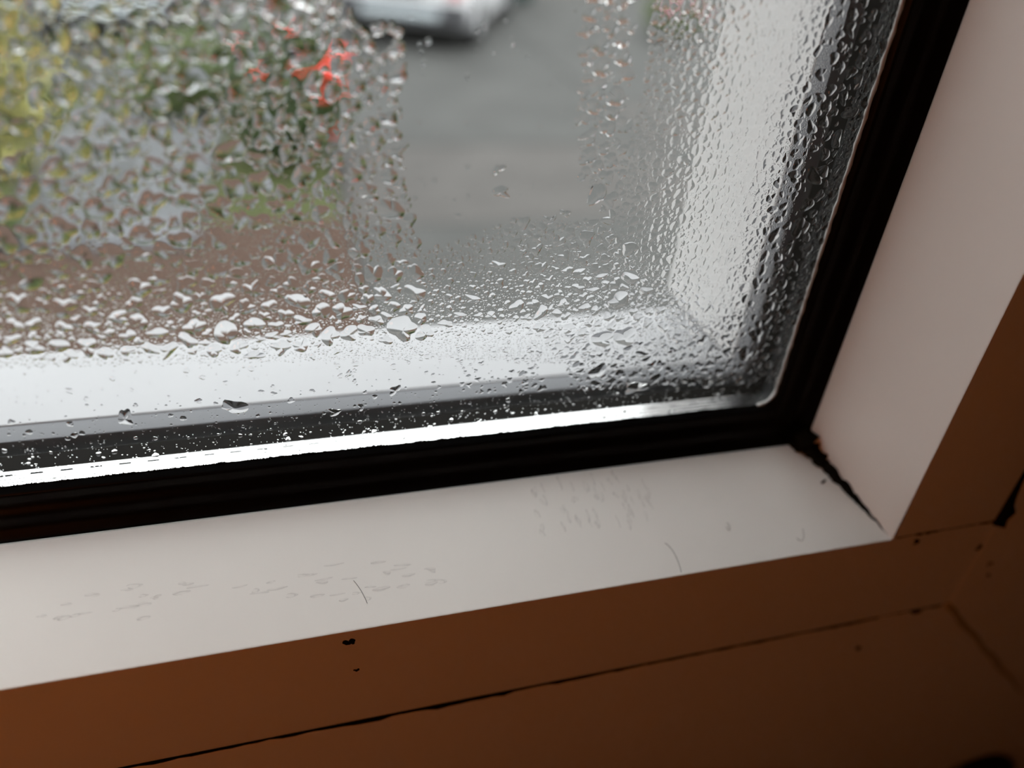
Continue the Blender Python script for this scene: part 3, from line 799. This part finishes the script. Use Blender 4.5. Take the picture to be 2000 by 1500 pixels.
def free(x, z, r, gap):
    k = int(math.ceil((r + gap) / CELL))
    cx, cz = int(math.floor(x / CELL)), int(math.floor(z / CELL))
    seen = ((i, j) for i in range(cx - k, cx + k + 1) for j in range(cz - k, cz + k + 1)) if k > 1 else ((i, j) for i in range(cx - 1, cx + 2) for j in range(cz - 1, cz + 2))
    for key in seen:
        for (a, b, q) in grid.get(key, ()):
            if (x - a) ** 2 + (z - b) ** 2 < (r + q) ** 2 * gap:
                return False
    return True

drops = []       # x, z, ax, az, bx, bz, height, wobble, region
for (x, z, ax, az, bx, bz) in DROPS:
    ra, rb = math.hypot(ax, az), math.hypot(bx, bz)
    drops.append((x, z, ax, az, bx, bz, (0.24 if x < -76 and z > 42 else 0.33) * math.sqrt(ra * rb), 0.42, 'hand'))
    # keep-out by a few circles along the long axis
    L, S = (ra, rb) if ra > rb else (rb, ra)
    ux, uz = ((ax, az) if ra > rb else (bx, bz))
    for t in (-0.6, 0.0, 0.6):
        put(x + ux * t * (1 - S / L), z + uz * t * (1 - S / L), S * 0.95)
rr = random.Random(5)
def fill(reg, r0, r1, cover, hr, wob, elong, gap=0.95, power=2.0, lean=-0.1, tries=60):
    poly = REG[reg]
    x0 = min(p[0] for p in poly); x1 = max(p[0] for p in poly); z0 = min(p[1] for p in poly); z1 = max(p[1] for p in poly)
    area = 0
    for i in range(len(poly)):
        a, b = poly[i - 1], poly[i]
        area += a[0] * b[1] - b[0] * a[1]
    area = abs(area) / 2
    want = area * cover
    got, rs = 0.0, []
    while got < want and len(rs) < 16000:
        r = r0 + (r1 - r0) * rr.random() ** power
        rs.append(r); got += math.pi * r * r
    rs.sort(reverse=True)
    for r in rs:
        for t in range(tries if r > 0.3 else 6):
            x, z = rr.uniform(x0, x1), rr.uniform(z0, z1)
            if not inside(poly, x, z) or not free(x, z, r, gap):
                continue
            put(x, z, r)
            e = 1 + elong * (rr.random() - 0.25)
            a = rr.gauss(0, 0.35 + 0.6 * (wob > 0.5)) + lean
            c, s = math.cos(a), math.sin(a)
            ra, rb = r / math.sqrt(e), r * math.sqrt(e)
            drops.append((x, z, ra * c, ra * s, rb * s, -rb * c, hr * r * rr.uniform(0.8, 1.2), wob, reg))
            break
#     region r0    r1    cover hgt   wobble elong
fill('D', 0.30, 1.60, 0.75, 0.24, 0.55, 1.0, 0.7)
fill('B', 0.25, 1.50, 0.65, 0.25, 0.55, 1.0, 0.72, power=2.3)
fill('A', 0.35, 2.10, 0.72, 0.25, 0.60, 1.5, 0.70, power=2.2, lean=-0.4)
fill('A2', 0.32, 1.70, 0.46, 0.30, 0.50, 0.1, 0.82, power=2.4)
fill('F', 0.25, 1.05, 0.36, 0.34, 0.32, 1.1, 0.9, lean=-0.15)
fill('J', 0.18, 1.15, 0.55, 0.32, 0.52, 0.3, 0.78, power=2.6)
fill('E', 0.18, 0.95, 0.75, 0.20, 0.34, 1.3, 0.72, power=2.2, lean=-0.15)
fill('G', 0.20, 0.60, 0.30, 0.34, 0.22, 0.2)
fill('JM', 0.15, 0.8, 0.22, 0.30, 0.50, 0.2, 0.85, power=2.6)
fill('JL', 0.15, 0.6, 0.10, 0.28, 0.45, 0.1, 0.9, power=2.6)
fill('H', 0.15, 0.60, 0.05, 0.26, 0.26, 0.0, power=3)
fill('I', 0.12, 0.55, 0.035, 0.36, 0.2, 0.1, power=4)
fill('C', 0.10, 0.50, 0.02, 0.10, 0.25, 0.3, power=3)
# the same condensation goes on above and to the left of the photographed corner
fill('XA', 0.40, 2.10, 0.62, 0.25, 0.60, 1.5, 0.70, power=2.2, lean=-0.4)
fill('XL', 0.35, 1.60, 0.46, 0.30, 0.50, 0.1, 0.82, power=2.4)
fill('XE', 0.25, 0.95, 0.60, 0.20, 0.34, 1.3, 0.75, power=2.0, lean=-0.15)
# trails of fine drops left on the lower strip where bigger drops ran down
for tx in np.arange(-140, -8, 5.2):
    tx = tx + rr.uniform(-1.3, 1.3)
    zt = rr.uniform(4.0, 12.5)
    z = 0.6
    while z < zt:
        for k in range(2 if rr.random() < 0.45 else 0):
            r = 0.07 + 0.22 * rr.random() ** 4
            x = tx + rr.gauss(0, 0.35 + 0.25 * (z < 2.5) * 2)
            if free(x, z, r, 0.9):
                put(x, z, r)
                drops.append((x, z, r, 0, 0, -r, 0.36 * r, 0.2, 'trail'))
        z += rr.uniform(0.22, 0.6)
fill('FE', 0.10, 0.34, 0.62, 0.34, 0.2, 0.3, tries=12)
fill('K', 0.07, 0.24, 0.20, 0.34, 0.15, 0.1, power=2.5)
fill('FOG', 0.08, 0.15, 0.42, 0.34, 0.1, 0.1)
fill('A2', 0.08, 0.25, 0.12, 0.34, 0.15, 0.1, power=2.5)
fill('J', 0.07, 0.22, 0.16, 0.34, 0.15, 0.1, power=2.5)
fill('E', 0.08, 0.2, 0.14, 0.28, 0.15, 0.3, power=2.0)
fill('I', 0.06, 0.14, 0.012, 0.34, 0.15, 0.1)
fill('A', 0.1, 0.3, 0.04, 0.30, 0.15, 0.1, power=2.0)

GAPY = 0.02
def size_of(d):
    return (math.hypot(d[2], d[3]) * math.hypot(d[4], d[5]))
big_grid = {}
def outlines(ds, seg):
    """rim offsets of every drop: a wobbly bent ellipse"""
    n = len(ds)
    D = np.array([d[:8] for d in ds])
    th = np.linspace(0, 2 * np.pi, seg, endpoint=False)
    wob = D[:, 7:8]
    out = np.ones((n, seg))
    for k, am in ((2, 0.55), (3, 0.6), (4, 0.35), (5, 0.25)):
        if k * 2 < seg:
            out += wob * am * rng.uniform(0.3, 1, (n, 1)) * np.cos(k * th[None] + rng.uniform(0, 6.28, (n, 1)))
    out = np.clip(out, 0.38, 1.7)
    bend = np.minimum(wob, 0.5) * rng.uniform(-1.2, 1.2, (n, 1))
    u = out * np.cos(th)[None]; v = out * np.sin(th)[None]
    u = u + bend * (v * v - 0.3)
    return u * D[:, 2:3] + v * D[:, 4:5], u * D[:, 3:4] + v * D[:, 5:6]
def reach(ds, DX, DZ):
    for i, d in enumerate(ds):
        r = float(np.hypot(DX[i], DZ[i]).max())
        q = math.sqrt(size_of(d))
        for a in range(int(math.floor((d[0] - r) / 2)), int(math.floor((d[0] + r) / 2)) + 1):
            for b in range(int(math.floor((d[1] - r) / 2)), int(math.floor((d[1] + r) / 2)) + 1):
                big_grid.setdefault((a, b), []).append((i, d[0], d[1], q))
def press(ds, DX, DZ):
    """neighbouring drops press against each other: no outline crosses the line between two drops"""
    for i, d in enumerate(ds):
        L = np.hypot(DX[i], DZ[i]) + 1e-9
        ex, ez = DX[i] / L, DZ[i] / L
        r = float(L.max()); q = math.sqrt(size_of(d))
        lim = L.copy()
        seen = set()
        for a in range(int(math.floor((d[0] - r) / 2)), int(math.floor((d[0] + r) / 2)) + 1):
            for b in range(int(math.floor((d[1] - r) / 2)), int(math.floor((d[1] + r) / 2)) + 1):
                for (j, x, z, qj) in big_grid.get((a, b), ()):
                    if j == i or j in seen:
                        continue
                    seen.add(j)
                    nx, nz = x - d[0], z - d[1]
                    dd = nx * nx + nz * nz
                    pw = max((dd + q * q - qj * qj) * 0.5 - 0.02 * math.sqrt(dd), 0.12 * dd)
                    c = ex * nx + ez * nz
                    m = c > 1e-6
                    lim[m] = np.minimum(lim[m], pw / c[m])
        s = lim / L
        s = np.minimum(s, 0.25 * np.roll(s, 1) + 0.25 * np.roll(s, -1) + 0.5 * s)
        DX[i] *= s; DZ[i] *= s
def caps(ds, rings, DX, DZ):
    """vertex and face arrays of lens-shaped drops with the given rims, standing on the pane"""
    n, seg = DX.shape
    D = np.array([d[:8] for d in ds])
    q = np.sqrt(np.abs(D[:, 2] * D[:, 5] - D[:, 3] * D[:, 4]))[:, None]
    out = np.hypot(DX, DZ) / q
    tot = np.sqrt((out ** 2).mean(1, keepdims=True))
    H = D[:, 6:7] * np.clip(tot, 0.3, 1.2)
    per = 1 + len(rings) * seg
    V = np.zeros((n, per + seg + 1, 3))
    V[:, 0, 0] = D[:, 0]; V[:, 0, 2] = D[:, 1]; V[:, 0, 1] = -GAPY - H[:, 0]
    for ri, rho in enumerate(rings):
        h = max(0.0, 1 - rho * rho) ** 0.86
        h = h * ((1 - rho) + rho * np.clip(out / tot, 0.3, 1.15) ** 1.3)
        sl = slice(1 + ri * seg, 1 + (ri + 1) * seg)
        V[:, sl, 0] = D[:, 0:1] + DX * rho; V[:, sl, 2] = D[:, 1:2] + DZ * rho; V[:, sl, 1] = -GAPY - h * H
    V[:, per:per + seg] = V[:, per - seg:per]
    V[:, per + seg, 0] = V[:, 0, 0]; V[:, per + seg, 2] = V[:, 0, 2]; V[:, per + seg, 1] = -GAPY
    T = []
    for k in range(seg):
        l = (k + 1) % seg
        T.append((0, 1 + l, 1 + k))
        for ri in range(len(rings) - 1):
            a = 1 + ri * seg
            T.append((a + k, a + l, a + seg + l)); T.append((a + k, a + seg + l, a + seg + k))
        T.append((per + seg, per + k, per + l))
    return V, np.array(T)
def fix_winding(V, T):
    # front faces look towards the room (-y)
    v = V[0]; t = T[0]
    nrm = np.cross(v[t[1]] - v[t[0]], v[t[2]] - v[t[0]])
    T0 = T.copy()
    out = []
    for t in T:
        nrm = np.cross(v[t[1]] - v[t[0]], v[t[2]] - v[t[0]])
        back = np.all(np.abs(v[t, 1] + GAPY) < 1e-9)
        want = 1.0 if back else -1.0
        out.append(t if nrm[1] * want > 0 else t[::-1])
    return np.array(out)
def np_mesh(name, V, T):
    me = bpy.data.meshes.new(name)
    me.vertices.add(len(V)); me.vertices.foreach_set('co', (V * MM).astype(np.float32).ravel())
    me.loops.add(len(T) * 3); me.loops.foreach_set('vertex_index', T.astype(np.int32).ravel())
    me.polygons.add(len(T)); me.polygons.foreach_set('loop_start', np.arange(0, len(T) * 3, 3, dtype=np.int32))
    me.polygons.foreach_set('use_smooth', np.ones(len(T), dtype=bool))
    me.update(); me.validate()
    return me

order = sorted(range(len(drops)), key=lambda i: (-(drops[i][8] == 'hand'), drops[i][8][0] == 'X', -size_of(drops[i])))
order = [i for i in order if size_of(drops[i]) > 0.09] + [i for i in order if size_of(drops[i]) <= 0.09]
nbig = sum(1 for dd in drops if size_of(dd) > 0.09)
solo = order[:300]; rest = order[300:]
SEG = 24
big = [drops[i] for i in order[:nbig]]
BX, BZ = outlines(big, SEG)
reach(big, BX, BZ)
press(big, BX, BZ)
RING_HI = (0.18, 0.36, 0.54, 0.7, 0.83, 0.93, 0.98, 1.0)
PLACES = [
 (lambda x, z: x > -14.5 and z > 10, 'over the dark strip by the right gasket', 'droplets over the dark right strip'),
 (lambda x, z: x > -43 and z > 40, 'on the misted pale glass near the right edge', 'droplets on the misted right part'),
 (lambda x, z: x > -52 and z > 62, 'at the top of the narrow drop column', 'droplets in the narrow column'),
 (lambda x, z: x > -52 and z > 48, 'low in the narrow drop column', 'droplets in the narrow column'),
 (lambda x, z: x > -58 and z > 22, 'in the dark patch towards the lower right', 'droplets towards the lower right corner'),
 (lambda x, z: x > -58, 'near the lower right corner of the pane', 'droplets towards the lower right corner'),
 (lambda x, z: x > -76 and z > 42, 'on the clear grey glass', 'droplets on the clear part'),
 (lambda x, z: z < 15, 'on the dark strip above the spacer', 'droplets above the spacer'),
 (lambda x, z: z < 28 and x < -110, 'along the bright sill at far left', 'droplets along the bright sill'),
 (lambda x, z: z < 28 and x < -88, 'along the bright sill left of centre', 'droplets along the bright sill'),
 (lambda x, z: z < 28, 'along the bright sill at centre', 'droplets along the bright sill'),
 (lambda x, z: z < 36 and x < -108, 'low on the brown patch at far left', 'droplets over the brown ground'),
 (lambda x, z: z < 36, 'low on the brown patch', 'droplets over the brown ground'),
 (lambda x, z: z < 45 and x < -108, 'high on the brown patch at far left', 'droplets over the brown ground'),
 (lambda x, z: z < 45, 'high on the brown patch', 'droplets over the brown ground'),
 (lambda x, z: x > -88 and z > 60, 'beside the clear glass, near the top', 'droplets left of the clear part'),
 (lambda x, z: x > -88, 'beside the clear glass, half way down', 'droplets left of the clear part'),
 (lambda x, z: x > -102 and z > 62, 'among the red flower glints', 'droplets over the green garden'),
 (lambda x, z: x > -102, 'over the dark green shrub', 'droplets over the green garden'),
 (lambda x, z: x > -114 and z > 60, 'below the pale silver car', 'droplets over the green garden'),
 (lambda x, z: x > -114, 'over the blue-grey path', 'droplets over the green garden'),
 (lambda x, z: z > 60, 'in the top left corner of the pane', 'droplets over the green garden'),
 (lambda x, z: True, 'over the yellow-green shrub at left', 'droplets over the green garden'),
]
ORD = ['leftmost', 'second from left', 'third from left', 'fourth from left', 'fifth from left', 'sixth from left', 'seventh from left',
       'eighth from left', 'ninth from left', 'tenth from left']
def looks(d):
    ra, rb = math.hypot(d[2], d[3]), math.hypot(d[4], d[5])
    s = math.sqrt(ra * rb)
    size = 'large' if s > 1.45 else ('mid-sized' if s > 1.05 else 'small')
    wx, wz = math.hypot(d[2], d[4]), math.hypot(d[3], d[5])
    if wx > 1.35 * wz: shape = 'wide'
    elif wz > 1.35 * wx: shape = 'upright'
    elif max(ra, rb) > 1.4 * min(ra, rb): shape = 'slanting'
    else: shape = 'roundish'
    return size + ' ' + shape + ' droplet '
SPECIAL = {
 31: 'largest white droplet hanging on the upper edge of the bright sill, mid pane',
 12: 'large double-lobed white droplet standing above the bright sill at left',
 27: 'grey jagged droplet at the lower edge of the white band, left half',
 78: 'tilted droplet with a dark cap at the foot of the narrow column',
 79: 'dark slanting sliver of water on the clear grey glass',
 21: 'long slanting white droplet over the brown ground',
 50: 'long slanting droplet right of centre above the bright sill',
 96: 'large round droplet ringed with red reflections of the flowers',
 0: 'separate oval white droplet above the sill row at far left',
}
named = {}
for i in solo:
    d = drops[i]
    if d[8] == 'hand' and i in SPECIAL:
        named[i] = (SPECIAL[i], 'named droplets on the pane')
    else:
        for f, lab, grp in PLACES:
            if f(d[0], d[1]):
                named[i] = (looks(d) + lab, grp); break
same = {}
for i, (lab, grp) in named.items():
    same.setdefault(lab, []).append(i)
for lab, ii in same.items():
    if 1 < len(ii):
        ii.sort(key=lambda i: drops[i][0])
        for k, i in enumerate(ii):
            if k < len(ORD):
                named[i] = (ORD[k] + ' ' + lab, named[i][1])
for kk, i in enumerate(solo):
    d = drops[i]
    V, T = caps([d], RING_HI, BX[kk:kk + 1], BZ[kk:kk + 1])
    T = fix_winding(V, T)
    V0 = V[0].copy(); V0[:, 0] -= d[0]; V0[:, 2] -= d[1]
    o = link('water_droplet', np_mesh('water_droplet', V0, T), M_WATER)
    o.location = Vector((d[0], 0, d[1])) * MM
    tag(o, named[i][0], 'droplet', named[i][1])
# all the smaller drops; fine ones only where no bigger drop already sits
mid = big[300:]
fine = []
for i in order[nbig:]:
    d = drops[i]; q = math.sqrt(size_of(d)); ok = True
    for (j, x, z, qj) in big_grid.get((int(math.floor(d[0] / 2)), int(math.floor(d[1] / 2))), ()):
        px, pz = d[0] - x, d[1] - z
        r = math.hypot(px, pz)
        if r > 4.5: continue
        k = int(np.argmax((BX[j] * px + BZ[j] * pz) / np.hypot(BX[j], BZ[j])))
        if r < math.hypot(BX[j, k], BZ[j, k]) + q * 0.9:
            ok = False; break
    if ok: fine.append(d)
FX, FZ = outlines(fine, 9)
for nm, ds, rings, RX, RZ, lab in (('small_droplets', mid, (0.35, 0.62, 0.84, 0.96, 1.0), BX[300:], BZ[300:], 'hundreds of small water droplets crowded on the pane'),
                                   ('fine_mist', fine, (0.5, 0.85, 1.0), FX, FZ, 'fine misty beads of condensation between the droplets')):
    V, T = caps(ds, rings, RX, RZ)
    T = fix_winding(V, T)
    n, k, _ = V.shape
    A = (T[None] + (np.arange(n) * k)[:, None, None]).reshape(-1, 3)
    o = link(nm, np_mesh(nm, V.reshape(-1, 3), A), M_WATER)
    tag(o, lab, 'condensation', kind='stuff')
print('drops', len(drops), 'mid', len(mid), 'fine', len(fine))

# flat water marks on the lower bead
sl = Vector((0, -(SD - 3.88), -(18.5 - 8.59))).normalized()      # down the slope
nb = Vector((0, -(18.5 - 8.59), (SD - 3.88))).normalized()
marks = []
for k in range(120):
    if k < 70:
        x = rr.uniform(-54, -29); s = rr.uniform(1.5, 13)
        if rr.random() < (s - 4) / 14: continue
        a, b = rr.uniform(0.25, 0.6), rr.uniform(0.6, 1.5)
    else:
        x = rr.uniform(-140, -72); t = (x + 140) / 68
        s = 12.5 + 3.0 * t + rr.gauss(0, 1.6)
        a, b = rr.uniform(0.6, 1.6), rr.uniform(0.2, 0.45)
    marks.append((x, s, a, b))
V, F = [], []
for (x, s, a, b) in marks:
    i0 = len(V)
    c = Vector((x, -3.88, -8.59)) + sl * s
    ph = rr.random() * 6.28
    hgt = 0.022
    for rho, h in ((0.0, 1.0), (0.5, 0.8), (0.85, 0.35), (1.0, 0.0)):
        for q in range(12):
            th = q / 12 * 6.28318
            w = 1 + 0.2 * math.cos(2 * th + ph) + 0.12 * math.cos(3 * th + 2 * ph)
            V.append(c + Vector((math.cos(th) * a * rho * w, 0, 0)) + sl * (math.sin(th) * b * rho * w) + nb * (0.015 + h * hgt))
    for r_ in range(3):
        for q in range(12):
            l = (q + 1) % 12
            F.append((i0 + r_ * 12 + q, i0 + r_ * 12 + l, i0 + r_ * 12 + 12 + l, i0 + r_ * 12 + 12 + q))
    F.append(tuple(i0 + 36 + q for q in range(12)))
o = mesh('water_marks', V, F, M_FILM, None, True)
tag(o, 'flat wet marks on the lower white bead', 'water marks', kind='stuff')
